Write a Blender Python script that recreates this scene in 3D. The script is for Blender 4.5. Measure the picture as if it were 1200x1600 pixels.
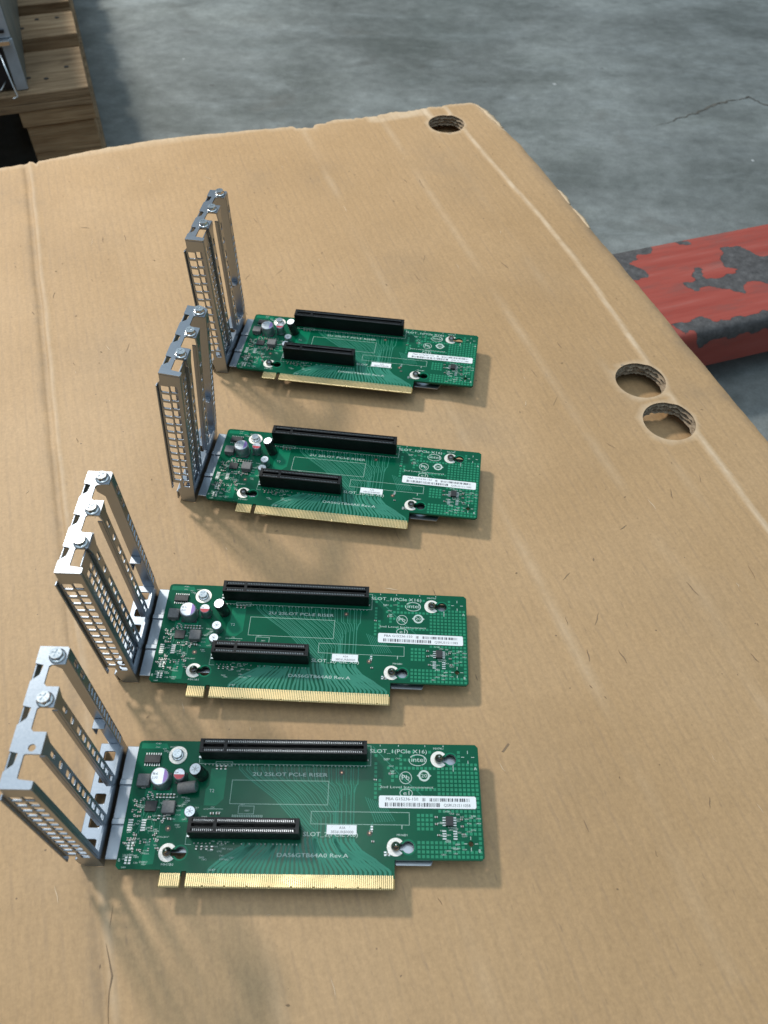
import bpy, bmesh, math, random
from mathutils import Vector, Matrix, noise
from mathutils.geometry import tessellate_polygon, delaunay_2d_cdt

# ------------------------------------------------------------------ basics
# every builder works in millimetres; z = 0 is the plane of the circuit boards,
# the concrete floor lies 205 mm below it and becomes world z = 0
S = 0.001
ZF = 205.0
scn = bpy.context.scene
for o in list(bpy.data.objects):
    bpy.data.objects.remove(o)
COL = scn.collection
R = math.radians

def world_pt(x, y, z):
    return Vector((x*S, y*S, (z+ZF)*S))

# ------------------------------------------------------------------ camera
F_PX, TILT, ROLL, CAM_H = 1242.27, R(52.302), R(1.323), 423.73
cd = bpy.data.cameras.new('camera')
cam = bpy.data.objects.new('camera', cd)
COL.objects.link(cam)
ri = Vector((1, 0, 0)); up = Vector((0, math.sin(TILT), math.cos(TILT))); fw = Vector((0, math.cos(TILT), -math.sin(TILT)))
ri2 = ri*math.cos(ROLL) + up*math.sin(ROLL)
up2 = -ri*math.sin(ROLL) + up*math.cos(ROLL)
M = Matrix((ri2, up2, -fw)).transposed().to_4x4()
M.translation = world_pt(0, 0, CAM_H)
cam.matrix_world = M
cd.sensor_fit = 'HORIZONTAL'; cd.sensor_width = 36.0
cd.lens = F_PX*36.0/1200.0
cd.clip_start = 0.01; cd.clip_end = 50
cd.dof.use_dof = True; cd.dof.focus_distance = 0.50; cd.dof.aperture_fstop = 18
scn.camera = cam

# ------------------------------------------------------------------ light of the hall
w = bpy.data.worlds.new('World'); scn.world = w; w.use_nodes = True
bg = w.node_tree.nodes['Background']
# the hall: a bright ceiling overhead, dim walls all round
wt = w.node_tree
wtc = wt.nodes.new('ShaderNodeTexCoord'); wsx = wt.nodes.new('ShaderNodeSeparateXYZ'); wrp = wt.nodes.new('ShaderNodeValToRGB')
wt.links.new(wtc.outputs['Generated'], wsx.inputs[0]); wt.links.new(wsx.outputs['Z'], wrp.inputs[0]); wt.links.new(wrp.outputs[0], bg.inputs[0])
wrp.color_ramp.elements[0].position = 0.25; wrp.color_ramp.elements[0].color = (0.06, 0.065, 0.07, 1)
wrp.color_ramp.elements[1].position = 0.90; wrp.color_ramp.elements[1].color = (0.64, 0.85, 1.0, 1)
bg.inputs[1].default_value = 0.98

def area_lamp(name, loc, target, sx, sy, watts, col):
    ld = bpy.data.lights.new(name, 'AREA'); ld.shape = 'RECTANGLE'; ld.size = sx; ld.size_y = sy
    ld.energy = watts; ld.color = col
    o = bpy.data.objects.new(name, ld); COL.objects.link(o)
    o.location = loc
    o.rotation_euler = (Vector(target)-Vector(loc)).to_track_quat('-Z', 'Y').to_euler()
    return o
# the low lamp that throws the long shadows, and the higher one that throws the short ones
area_lamp('hall_lamp', (-1.34, 1.60, 1.86), (0, 0.3, 0.2), 0.24, 0.20, 48, (1.0, 0.945, 0.85))
area_lamp('hall_lamp', (-0.60, 0.52, 4.2), (0, 0.3, 0.2), 2.2, 0.60, 24, (0.95, 0.98, 1.0))

scn.view_settings.view_transform = 'Standard'
scn.view_settings.look = 'None'
scn.view_settings.exposure = 0.0
scn.view_settings.gamma = 1.0
scn.view_settings.use_curve_mapping = False
scn.render.engine = 'CYCLES'
scn.render.resolution_x = 768; scn.render.resolution_y = 1024

# ------------------------------------------------------------------ materials
class NT:
    def __init__(self, name):
        self.m = bpy.data.materials.new(name); self.m.use_nodes = True
        self.t = self.m.node_tree; self.n = self.t.nodes; self.b = self.n['Principled BSDF']
    def node(self, kind, **kw):
        nd = self.n.new(kind)
        for k, v in kw.items():
            if k.startswith('i_'):
                nd.inputs[k[2:].replace('_', ' ')].default_value = v
            else:
                setattr(nd, k, v)
        return nd
    def link(self, a, b): self.t.links.new(a, b)
    def coords(self, scale=(1, 1, 1), rot=(0, 0, 0)):
        tc = self.node('ShaderNodeTexCoord'); mp = self.node('ShaderNodeMapping')
        mp.inputs['Scale'].default_value = scale; mp.inputs['Rotation'].default_value = rot
        self.link(tc.outputs['Object'], mp.inputs[0]); return mp.outputs[0]
    def noise(self, vec, scale, detail=4, rough=0.55, dist=0.0):
        nd = self.node('ShaderNodeTexNoise'); nd.inputs['Scale'].default_value = scale
        nd.inputs['Detail'].default_value = detail; nd.inputs['Roughness'].default_value = rough
        nd.inputs['Distortion'].default_value = dist
        self.link(vec, nd.inputs['Vector']); return nd.outputs['Fac']
    def ramp(self, fac, stops, interp='LINEAR'):
        r = self.node('ShaderNodeValToRGB'); r.color_ramp.interpolation = interp
        els = r.color_ramp.elements
        while len(els) < len(stops): els.new(0.5)
        for e, (p, c) in zip(els, stops):
            e.position = p; e.color = (c[0], c[1], c[2], 1) if not isinstance(c, (int, float)) else (c, c, c, 1)
        self.link(fac, r.inputs[0]); return r.outputs[0]
    def mix(self, fac, a, b, mode='MIX'):
        mx = self.node('ShaderNodeMix', data_type='RGBA', blend_type=mode)
        for sock, v in ((mx.inputs[0], fac), (mx.inputs[6], a), (mx.inputs[7], b)):
            if isinstance(v, (int, float)): sock.default_value = v
            elif isinstance(v, tuple): sock.default_value = (*v, 1)
            else: self.link(v, sock)
        return mx.outputs[2]
    def math(self, op, a, b=0.0):
        md = self.node('ShaderNodeMath', operation=op)
        for s_, v in ((md.inputs[0], a), (md.inputs[1], b)):
            if isinstance(v, (int, float)): s_.default_value = v
            else: self.link(v, s_)
        return md.outputs[0]
    def bump(self, h, strength, dist):
        bp = self.node('ShaderNodeBump'); bp.inputs['Strength'].default_value = strength; bp.inputs['Distance'].default_value = dist
        self.link(h, bp.inputs['Height']); self.link(bp.outputs[0], self.b.inputs['Normal'])
    def set(self, color=None, rough=None, metal=None, spec=None):
        for nm, v in (('Base Color', color), ('Roughness', rough), ('Metallic', metal), ('Specular IOR Level', spec)):
            if v is None: continue
            if isinstance(v, (int, float)): self.b.inputs[nm].default_value = v
            elif isinstance(v, tuple): self.b.inputs[nm].default_value = (*v, 1)
            else: self.link(v, self.b.inputs[nm])

def simple(name, col, rough, metal=0.0, var=0.0, scale=400, spec=None):
    t = NT(name)
    v = t.coords()
    if var:
        f = t.noise(v, scale)
        c = t.ramp(f, [(0.3, tuple(x*(1-var) for x in col)), (0.7, tuple(min(1, x*(1+var)) for x in col))])
        t.set(c, t.ramp(t.noise(v, scale*0.6, 3), [(0.3, rough*0.8), (0.7, min(1, rough*1.25))]), metal, spec)
    else:
        t.set(col, rough, metal, spec)
    return t.m

MT = {}
def galvanised(name, col, lo, hi):
    t = NT(name); v = t.coords()
    f = t.noise(v, 90, 5, 0.6)
    g = t.noise(t.coords((1, 1, 0.06)), 900, 3)
    t.set(t.ramp(f, [(0.3, tuple(c*0.94 for c in col)), (0.7, col)]),
          t.ramp(g, [(0.2, lo), (0.8, hi)]), 1.0)
    t.bump(g, 0.012, 0.0002)
    return t.m
MT['steel'] = galvanised('galvanised_steel', (0.34, 0.375, 0.425), 0.28, 0.35)
MT['bright'] = galvanised('bright_plated_steel', (0.74, 0.75, 0.76), 0.14, 0.26)
MT['tray'] = galvanised('tray_steel', (0.38, 0.41, 0.45), 0.30, 0.38)
MT['pin'] = simple('dark_post_steel', (0.42, 0.41, 0.40), 0.18, 1.0, 0.1, 900)
MT['tin'] = simple('tinned_copper', (0.55, 0.56, 0.55), 0.36, 1.0, 0.06, 900)
MT['padring'] = simple('tinned_pad_ring', (0.78, 0.75, 0.70), 0.55, 0.55, 0.12, 1500)
MT['gold'] = simple('gold_plating', (0.78, 0.58, 0.30), 0.33, 1.0, 0.06, 120)
MT['fr4'] = simple('bare_laminate', (0.27, 0.19, 0.06), 0.6, 0.0, 0.12, 500)
MT['alu'] = simple('capacitor_aluminium', (0.50, 0.545, 0.60), 0.42, 1.0, 0.08, 800)
MT['ferrite'] = simple('grey_ferrite', (0.155, 0.15, 0.15), 0.62, 0.0, 0.18, 1200)
MT['black'] = simple('black_nylon', (0.006, 0.006, 0.0065), 0.38, 0.0, 0.25, 700, 0.28)
MT['chip'] = simple('black_epoxy', (0.02, 0.02, 0.022), 0.48, 0.0, 0.2, 900)
MT['sleeve'] = simple('black_sleeve', (0.014, 0.017, 0.017), 0.22)
MT['silk'] = simple('silkscreen_white', (0.50, 0.60, 0.55), 0.55)
MT['silkdim'] = simple('silkscreen_thin', (0.34, 0.50, 0.43), 0.55)
MT['paper'] = simple('white_label_paper', (0.80, 0.82, 0.84), 0.5, 0.0, 0.03, 300)
MT['ink'] = simple('black_ink', (0.03, 0.03, 0.04), 0.6)
MT['purple'] = simple('purple_marking', (0.28, 0.16, 0.46), 0.45)
MT['red'] = simple('red_marking', (0.50, 0.05, 0.07), 0.45)
MT['smd'] = simple('chip_ceramic', (0.16, 0.12, 0.085), 0.5, 0.0, 0.4, 2500)
MT['copperdot'] = simple('copper_test_point', (0.75, 0.42, 0.28), 0.35, 0.9)
MT['ringdark'] = simple('mask_clearance', (0.035, 0.045, 0.03), 0.4)

def solder_mask(name, col, rough, bumpy):
    t = NT(name); v = t.coords()
    f = t.noise(v, 45, 4); g = t.noise(v, 700, 3)
    t.set(t.ramp(f, [(0.25, tuple(c*0.82 for c in col)), (0.75, tuple(c*1.12 for c in col))]),
          t.ramp(g, [(0.2, rough*0.8), (0.8, rough*1.2)]), 0.0, 0.20)
    h = t.math('ADD', t.math('MULTIPLY', t.noise(v, 140, 3), 1.0), t.math('MULTIPLY', g, 0.15))
    t.bump(h, bumpy, 0.0006)
    return t.m
MT['mask'] = solder_mask('green_solder_mask', (0.001, 0.088, 0.043), 0.20, 0.03)
MT['mask_pour'] = solder_mask('green_mask_over_copper', (0.004, 0.17, 0.085), 0.24, 0.05)
MT['trace'] = solder_mask('green_mask_over_traces', (0.036, 0.215, 0.145), 0.40, 0.04)
MT['square'] = solder_mask('green_mask_over_squares', (0.022, 0.235, 0.125), 0.32, 0.05)

def cardboard_mat():
    t = NT('brown_corrugated_cardboard'); v = t.coords()
    big = t.noise(v, 5.5, 5, 0.55, 0.4)
    fib = t.noise(v, 420, 5, 0.7)
    fl = t.noise(t.coords((170, 32, 1)), 1.0, 4, 0.62)                   # streaks along the flutes
    fl2 = t.noise(t.coords((420, 110, 1)), 1.0, 3, 0.6)
    c = t.ramp(big, [(0.22, (0.40, 0.243, 0.112)), (0.5, (0.455, 0.284, 0.140)), (0.80, (0.51, 0.330, 0.176))])
    c = t.mix(0.32, c, t.ramp(fl, [(0.28, (0.43, 0.43, 0.43)), (0.60, (0.54, 0.54, 0.54))]), 'OVERLAY')
    c = t.mix(0.30, c, t.ramp(fl2, [(0.25, (0.36, 0.36, 0.36)), (0.6, (0.55, 0.55, 0.55))]), 'OVERLAY')
    c = t.mix(0.55, c, t.ramp(fib, [(0.25, (0.38, 0.37, 0.36)), (0.75, (0.62, 0.62, 0.62))]), 'OVERLAY')
    # short dark flecks lying along the flutes
    fk = t.noise(t.coords((420, 95, 1)), 1.0, 2, 0.5)
    c = t.mix(t.ramp(fk, [(0.66, 0.0), (0.80, 0.34)]), c, (0.17, 0.115, 0.08))
    sp = t.noise(v, 260, 1, 0.4)
    c = t.mix(t.ramp(sp, [(0.80, 0.0), (0.83, 0.7)]), c, (0.09, 0.06, 0.04))
    at = t.node('ShaderNodeAttribute', attribute_name='wear')
    wn = t.math('MULTIPLY', at.outputs['Fac'], t.ramp(t.noise(v, 60, 4, 0.7), [(0.30, 0.35), (0.6, 1.0)]))
    c = t.mix(wn, c, (0.74, 0.575, 0.405))
    dt = t.node('ShaderNodeAttribute', attribute_name='grime')
    gn = t.math('MULTIPLY', dt.outputs['Fac'], t.ramp(t.noise(v, 30, 5, 0.7), [(0.35, 0.0), (0.65, 0.8)]))
    c = t.mix(gn, c, (0.20, 0.15, 0.105))
    wv = t.node('ShaderNodeTexWave', wave_type='BANDS', bands_direction='X', wave_profile='SIN')
    wv.inputs['Scale'].default_value = 42.0; wv.inputs['Distortion'].default_value = 0.6; wv.inputs['Detail'].default_value = 1
    t.link(t.coords(), wv.inputs[0])
    wc = t.math('MULTIPLY', t.ramp(wv.outputs['Fac'], [(0.0, 1.0), (0.28, 0.0)]), t.ramp(fl, [(0.40, 0.0), (0.66, 0.24)]))
    c = t.mix(wc, c, (0.23, 0.155, 0.10))
    t.set(c, 0.62, 0.0, 0.5)
    h = t.math('ADD', t.math('MULTIPLY', wv.outputs['Fac'], 0.10), t.math('ADD', t.math('MULTIPLY', fl, 0.22), t.math('MULTIPLY', fib, 0.16)))
    t.bump(h, 0.4, 0.0009)
    return t.m
MT['card'] = cardboard_mat()
def card_edge():
    t = NT('corrugated_cut_edge'); v = t.coords()
    f = t.noise(v, 300, 4, 0.7)
    t.set(t.ramp(f, [(0.3, (0.22, 0.165, 0.115)), (0.7, (0.50, 0.39, 0.28))]), 0.9, 0.0, 0.1)
    t.bump(f, 0.6, 0.001); return t.m
MT['cardedge'] = card_edge()
MT['scuff'] = simple('bare_paper_fibre', (0.60, 0.445, 0.29), 0.85, 0.0, 0.12, 200)
MT['dirt_and_dent_shade'] = simple('rubbed_dirt_and_dent_shade', (0.235, 0.155, 0.092), 0.85, 0.0, 0.2, 200)

def concrete():
    t = NT('stained_concrete'); v = t.coords()
    a = t.noise(v, 3.4, 8, 0.68, 0.4)
    b = t.noise(t.coords((1.6, 3.6, 1), (0, 0, R(-14))), 2.6, 8, 0.72, 0.5)
    d = t.noise(v, 55, 5, 0.7)
    c = t.ramp(a, [(0.30, (0.105, 0.112, 0.106)), (0.48, (0.158, 0.168, 0.162)), (0.70, (0.24, 0.253, 0.248))])
    c = t.mix(0.55, c, t.ramp(b, [(0.28, (0.24, 0.25, 0.23)), (0.52, (0.5, 0.5, 0.5)), (0.74, (0.66, 0.68, 0.70))]), 'OVERLAY')
    c = t.mix(0.5, c, t.ramp(d, [(0.28, (0.30, 0.30, 0.30)), (0.72, (0.68, 0.68, 0.68))]), 'OVERLAY')
    gt = t.noise(v, 420, 3, 0.7)
    c = t.mix(0.45, c, t.ramp(gt, [(0.3, (0.34, 0.34, 0.34)), (0.7, (0.64, 0.64, 0.64))]), 'OVERLAY')
    pl_ = t.noise(t.coords((1.0, 2.4, 1), (0, 0, R(-20))), 6.0, 8, 0.75, 0.3)
    c = t.mix(t.ramp(pl_, [(0.54, 0.0), (0.74, 0.34)]), c, (0.36, 0.39, 0.40))
    wide = t.noise(t.coords((1.0, 1.7, 1), (0, 0, R(-18))), 1.9, 5, 0.6, 0.6)
    c = t.mix(0.85, c, t.ramp(wide, [(0.33, (0.36, 0.37, 0.36)), (0.5, (0.51, 0.51, 0.51)), (0.66, (0.66, 0.66, 0.655))]), 'OVERLAY')
    ol_ = t.noise(v, 9.0, 4, 0.55, 0.8)
    c = t.mix(t.ramp(ol_, [(0.66, 0.0), (0.74, 0.5)]), c, (0.085, 0.085, 0.078))
    br = t.noise(v, 3.1, 5, 0.6, 1.0)
    c = t.mix(t.ramp(br, [(0.60, 0.0), (0.70, 0.45)]), c, (0.115, 0.105, 0.09))
    sp = t.noise(v, 34, 1, 0.3)
    c = t.mix(t.ramp(sp, [(0.795, 0.0), (0.82, 0.55)]), c, (0.07, 0.065, 0.06))
    ws = t.noise(t.coords((1, 1, 1), (0, 0, 0.7)), 47, 1, 0.3)
    c = t.mix(t.ramp(ws, [(0.835, 0.0), (0.85, 0.75)]), c, (0.62, 0.62, 0.62))
    t.set(c, t.ramp(a, [(0.3, 0.62), (0.7, 0.45)]), 0.0, 0.4)
    t.bump(t.math('ADD', d, t.math('MULTIPLY', a, 0.6)), 0.25, 0.002)
    return t.m
MT['concrete'] = concrete()
MT['crack'] = simple('crack_dirt', (0.095, 0.088, 0.075), 0.9, 0.0, 0.4, 90)

def wood(name, c0, c1):
    t = NT(name); v = t.coords((3, 40, 40))
    f = t.noise(v, 3.0, 5, 0.6, 0.5); g = t.noise(t.coords(), 8, 4)
    c = t.ramp(f, [(0.3, c0), (0.7, c1)])
    c = t.mix(0.7, c, t.ramp(g, [(0.3, (0.30, 0.30, 0.30)), (0.7, (0.64, 0.64, 0.64))]), 'OVERLAY')
    sp_ = t.noise(t.coords((5, 300, 300)), 1.0, 3, 0.6)
    c = t.mix(t.ramp(sp_, [(0.62, 0.0), (0.70, 0.7)]), c, (0.055, 0.035, 0.022))
    kn = t.noise(t.coords((18, 40, 40)), 1.0, 2, 0.4)
    c = t.mix(t.ramp(kn, [(0.70, 0.0), (0.76, 0.7)]), c, (0.08, 0.045, 0.025))
    t.set(c, 0.8, 0.0, 0.2); t.bump(t.math('SUBTRACT', f, sp_), 0.5, 0.003); return t.m
MT['wood'] = wood('pallet_wood', (0.165, 0.10, 0.052), (0.38, 0.265, 0.16))
MT['wood2'] = wood('pallet_wood_block', (0.24, 0.14, 0.068), (0.45, 0.31, 0.18))
MT['nail'] = simple('nail_head', (0.06, 0.05, 0.045), 0.5, 0.7)

def fork_mat():
    t = NT('chipped_red_paint'); v = t.coords()
    at = t.node('ShaderNodeAttribute', attribute_name='chip')
    n = t.noise(v, 95, 8, 0.8)
    f = t.math('ADD', at.outputs['Fac'], t.math('MULTIPLY', t.math('SUBTRACT', n, 0.5), 1.25))
    mask = t.ramp(f, [(0.44, 0.0), (0.57, 1.0)])
    st = t.noise(t.coords((4, 60, 20)), 1.0, 5, 0.65)
    red = t.ramp(st, [(0.25, (0.29, 0.042, 0.028)), (0.55, (0.37, 0.076, 0.055)), (0.8, (0.40, 0.15, 0.125))])
    dirt = t.noise(t.coords((10, 45, 30)), 1.0, 7, 0.75)
    red = t.mix(t.ramp(dirt, [(0.50, 0.0), (0.72, 0.75)]), red, (0.17, 0.085, 0.075))
    scr = t.noise(t.coords((14, 420, 60)), 1.0, 3, 0.6)
    red = t.mix(t.ramp(scr, [(0.66, 0.0), (0.74, 0.5)]), red, (0.42, 0.20, 0.17))
    pit = t.noise(v, 210, 4, 0.7)
    red = t.mix(t.ramp(pit, [(0.66, 0.0), (0.72, 0.7)]), red, (0.08, 0.06, 0.06))
    gr = t.ramp(t.noise(v, 90, 7, 0.78), [(0.3, (0.04, 0.036, 0.036)), (0.55, (0.10, 0.094, 0.094)), (0.75, (0.19, 0.18, 0.18))])
    rim = t.ramp(f, [(0.50, 1.0), (0.60, 0.0)])
    gr = t.mix(t.math('MULTIPLY', rim, 0.7), gr, (0.05, 0.03, 0.028))
    t.set(t.mix(mask, red, gr), t.ramp(dirt, [(0.35, 0.42), (0.7, 0.68)]), 0.0, 0.35)
    t.bump(t.math('ADD', t.math('MULTIPLY', mask, -0.8), t.math('MULTIPLY', n, 0.25)), 0.5, 0.0012)
    return t.m
MT['fork'] = fork_mat()
MT['servgrey'] = simple('server_side_paint', (0.15, 0.165, 0.15), 0.5, 0.2, 0.12, 30)
MT['servblue'] = simple('server_front_paint', (0.42, 0.48, 0.55), 0.45, 0.25, 0.12, 60)
MT['void'] = simple('bay_plastic_and_gap_shade', (0.008, 0.008, 0.012), 0.5)  # black bay plastic, also the painted shade of gap and vent holes
MT['rubber'] = simple('roller_nylon', (0.05, 0.045, 0.04), 0.6)

# ------------------------------------------------------------------ mesh helpers (mm in, m out)
class MB:
    def __init__(self): self.v = []; self.f = []; self.s = []
    def add(self, vs, fs, smooth=False):
        b = len(self.v); self.v += [tuple(p) for p in vs]
        self.f += [tuple(i+b for i in f) for f in fs]; self.s += [smooth]*len(fs)
        return self
    def box(self, x0, x1, y0, y1, z0, z1):
        vs = [(x, y, z) for z in (z0, z1) for y in (y0, y1) for x in (x0, x1)]
        return self.add(vs, [(0, 2, 3, 1), (4, 5, 7, 6), (0, 1, 5, 4), (2, 6, 7, 3), (0, 4, 6, 2), (1, 3, 7, 5)])
    def lathe(self, prof, c=(0, 0, 0), n=24, phase=0.0, smooth=True, axis=None):
        vs = []; fs = []
        for r, z in prof:
            for k in range(n):
                a = phase+2*math.pi*k/n
                p = Vector((r*math.cos(a), r*math.sin(a), z))
                if axis is not None: p = axis @ p
                vs.append((p.x+c[0], p.y+c[1], p.z+c[2]))
        for j in range(len(prof)-1):
            for k in range(n):
                k2 = (k+1) % n
                fs.append((j*n+k, j*n+k2, (j+1)*n+k2, (j+1)*n+k))
        self.add(vs, fs, smooth)
        m = len(prof)-1
        self.add(vs[:n], [tuple(range(n-1, -1, -1))]); self.add(vs[m*n:], [tuple(range(n))])
        return self
    def plate(self, loops, t, fn):
        """outline + holes in 2D, extruded by t; fn(a, b, h) -> 3D"""
        tri = tessellate_polygon([[Vector((a, b, 0)) for a, b in lp] for lp in loops])
        flat = [p for lp in loops for p in lp]; n = len(flat)
        vs = [fn(a, b, t) for a, b in flat]+[fn(a, b, 0) for a, b in flat]
        fs = []
        for i, j, k in tri:
            (ax, ay), (bx, by), (cx, cy) = flat[i], flat[j], flat[k]
            if (bx-ax)*(cy-ay)-(by-ay)*(cx-ax) < 0: j, k = k, j
            fs.append((i, j, k)); fs.append((i+n, k+n, j+n))
        base = 0
        for li, lp in enumerate(loops):
            m = len(lp)
            area = sum(lp[i][0]*lp[(i+1) % m][1]-lp[(i+1) % m][0]*lp[i][1] for i in range(m))
            for i in range(m):
                a, b = base+i, base+(i+1) % m
                if (area > 0) == (li == 0): fs.append((a+n, b+n, b, a))
                else: fs.append((b+n, a+n, a, b))
            base += m
        return self.add(vs, fs)
    def ribbon(self, pts, w, z):
        vs = []; fs = []
        n = len(pts)
        for i, p in enumerate(pts):
            p = Vector(p)
            d0 = (p-Vector(pts[i-1])).normalized() if i else (Vector(pts[1])-p).normalized()
            d1 = (Vector(pts[i+1])-p).normalized() if i < n-1 else d0
            d = (d0+d1).normalized(); nn = Vector((-d.y, d.x))
            k = w/2/max(0.5, abs(nn.dot(Vector((-d0.y, d0.x)))))
            vs += [(p.x+nn.x*k, p.y+nn.y*k, z), (p.x-nn.x*k, p.y-nn.y*k, z)]
        for i in range(n-1): fs.append((2*i, 2*i+1, 2*i+3, 2*i+2))
        return self.add(vs, fs)
    def tube(self, pts, r, n=8):
        pts = [Vector(p) for p in pts]; vs = []; fs = []
        for i, p in enumerate(pts):
            d = (pts[min(i+1, len(pts)-1)]-pts[max(i-1, 0)]).normalized()
            a = d.orthogonal().normalized() if i == 0 else (a-d*a.dot(d)).normalized()
            b = d.cross(a)
            for k in range(n):
                t = 2*math.pi*k/n; q = p+a*r*math.cos(t)+b*r*math.sin(t); vs.append(tuple(q))
        for i in range(len(pts)-1):
            for k in range(n):
                k2 = (k+1) % n; fs.append((i*n+k, i*n+k2, (i+1)*n+k2, (i+1)*n+k))
        self.add(vs, fs, True)
        self.add(vs[:n], [tuple(range(n-1, -1, -1))]); self.add(vs[-n:], [tuple(range(n))])
        return self
    def text(self, s, x, y, h, z, w=None, rot=0.0):
        vs, fs = text_mesh(s)
        xs = [p[0] for p in vs]; ys = [p[1] for p in vs]
        if not xs: return self
        k = h/0.73; kx = (w/(max(xs)-min(xs))) if w else k
        x0 = min(xs); c, sn = math.cos(rot), math.sin(rot)
        out = []
        for px, py in vs:
            a, b = (px-x0)*kx, py*k
            out.append((x+a*c-b*sn, y+a*sn+b*c, z))
        return self.add(out, fs)
    def mesh(self, name):
        me = bpy.data.meshes.new(name)
        me.from_pydata([(a*S, b*S, c*S) for a, b, c in self.v], [], self.f)
        me.polygons.foreach_set('use_smooth', self.s)
        me.update(); return me
    def build(self, name, mat, parent=None, loc=None, rot=None, bevel=0.0, kind=None):
        o = bpy.data.objects.new(name, self.mesh(name)); COL.objects.link(o)
        o.data.materials.append(MT[mat] if isinstance(mat, str) else mat)
        if parent: o.parent = parent
        if loc: o.location = [c*S for c in loc]
        if rot: o.rotation_euler = rot
        if bevel:
            md = o.modifiers.new('edge_round', 'BEVEL'); md.width = bevel*S; md.segments = 2
            md.limit_method = 'ANGLE'; md.angle_limit = R(40); md.harden_normals = False
        if kind: o['kind'] = kind
        return o

_tc = {}
def text_mesh(s):
    if s in _tc: return _tc[s]
    cu = bpy.data.curves.new('lettering', 'FONT'); cu.body = s; cu.resolution_u = 2
    ob = bpy.data.objects.new('lettering', cu)
    COL.objects.link(ob)
    dg = bpy.context.evaluated_depsgraph_get()
    me = bpy.data.meshes.new_from_object(ob.evaluated_get(dg))
    r = ([(v.co.x, v.co.y) for v in me.vertices], [tuple(p.vertices) for p in me.polygons])
    bpy.data.objects.remove(ob); bpy.data.meshes.remove(me); bpy.data.curves.remove(cu)
    _tc[s] = r; return r

def empty(name, loc, rot=(0, 0, 0), label=None, cat=None, group=None):
    o = bpy.data.objects.new(name, None); COL.objects.link(o); o.empty_display_size = 0.02
    o.location = world_pt(*loc); o.rotation_euler = rot
    if label: o['label'] = label; o['category'] = cat
    if group: o['group'] = group
    return o

def circle(cx, cy, r, n=20, a0=0.0, a1=2*math.pi):
    full = abs(a1-a0-2*math.pi) < 1e-6
    return [(cx+r*math.cos(a0+(a1-a0)*k/(n if full else n-1)), cy+r*math.sin(a0+(a1-a0)*k/(n if full else n-1))) for k in range(n)]
def rect(x0, x1, y0, y1): return [(x0, y0), (x1, y0), (x1, y1), (x0, y1)]
def rrect(x0, x1, y0, y1, r, n=4):
    p = []
    for cx, cy, a in ((x1-r, y1-r, 0), (x0+r, y1-r, 90), (x0+r, y0+r, 180), (x1-r, y0+r, 270)):
        p += [(cx+r*math.cos(R(a+90*k/n)), cy+r*math.sin(R(a+90*k/n))) for k in range(n+1)]
    return p
XY = lambda z: (lambda a, b, h: (a, b, z+h))
def YZ(x):   # a = y, b = z, grows to +x
    return lambda a, b, h: (x+h, a, b)
def XZ(y):   # a = x, b = z, grows to -y
    return lambda a, b, h: (a, y-h, b)

# ------------------------------------------------------------------ where the risers stand (mm, degrees)
RISERS = [  # x, y, yaw, tilt x, tilt y, dz, bracket lean
    (-130.62, 165.01, 0.624, 0.365, 0.176, 0.51, 1.30),
    (-132.39, 266.52, -0.989, 0.738, 0.659, 0.43, -0.37),
    (-115.15, 402.30, -6.025, -0.065, -0.447, -1.21, 6.17),
    (-110.06, 532.01, -7.192, -0.018, -0.482, 0.26, 0.52)]
def riser_matrix(r):
    x, y, a, tx, ty, dz, ln = r
    return Matrix.Translation((x, y, dz)) @ Matrix.Rotation(R(a), 4, 'Z') @ Matrix.Rotation(R(ty), 4, 'Y') @ Matrix.Rotation(R(tx), 4, 'X')
RM = [riser_matrix(r) for r in RISERS]
RMI = [m.inverted() for m in RM]
BASE_Z = -11.2     # underside of a riser's tray

# ------------------------------------------------------------------ floor
fl = MB(); n = 40
for j in range(n+1):
    for i in range(n+1): fl.v.append((-5000+250*i, -3500+250*j, -ZF))
fl.add([], [])
for j in range(n):
    for i in range(n):
        a = j*(n+1)+i; fl.f.append((a, a+1, a+n+2, a+n+1)); fl.s.append(False)
floor = fl.build('floor', 'concrete'); floor['kind'] = 'structure'
floor.location = (0, 0, ZF*S)
rnd = random.Random(4)
ck = [(411, 1279), (458, 1306), (499, 1333), (538, 1365), (563, 1377), (603, 1394), (619, 1372), (640, 1345), (690, 1330)]
pts = []
for (x0, y0), (x1, y1) in zip(ck, ck[1:]):
    for k in range(6):
        t = k/6; pts.append((x0+(x1-x0)*t+rnd.uniform(-2.5, 2.5), y0+(y1-y0)*t+rnd.uniform(-3, 3)))
m = MB()
for i in range(len(pts)-1):
    w_ = (1.2+3*rnd.random()+2*max(0, math.sin(i/8.0)))*min(1, i/14)
    m.ribbon([pts[i], pts[i+1]], w_, -ZF+0.6)
m.build('floor_crack', 'crack', floor, kind='stuff').location = (0, 0, 0)

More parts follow.
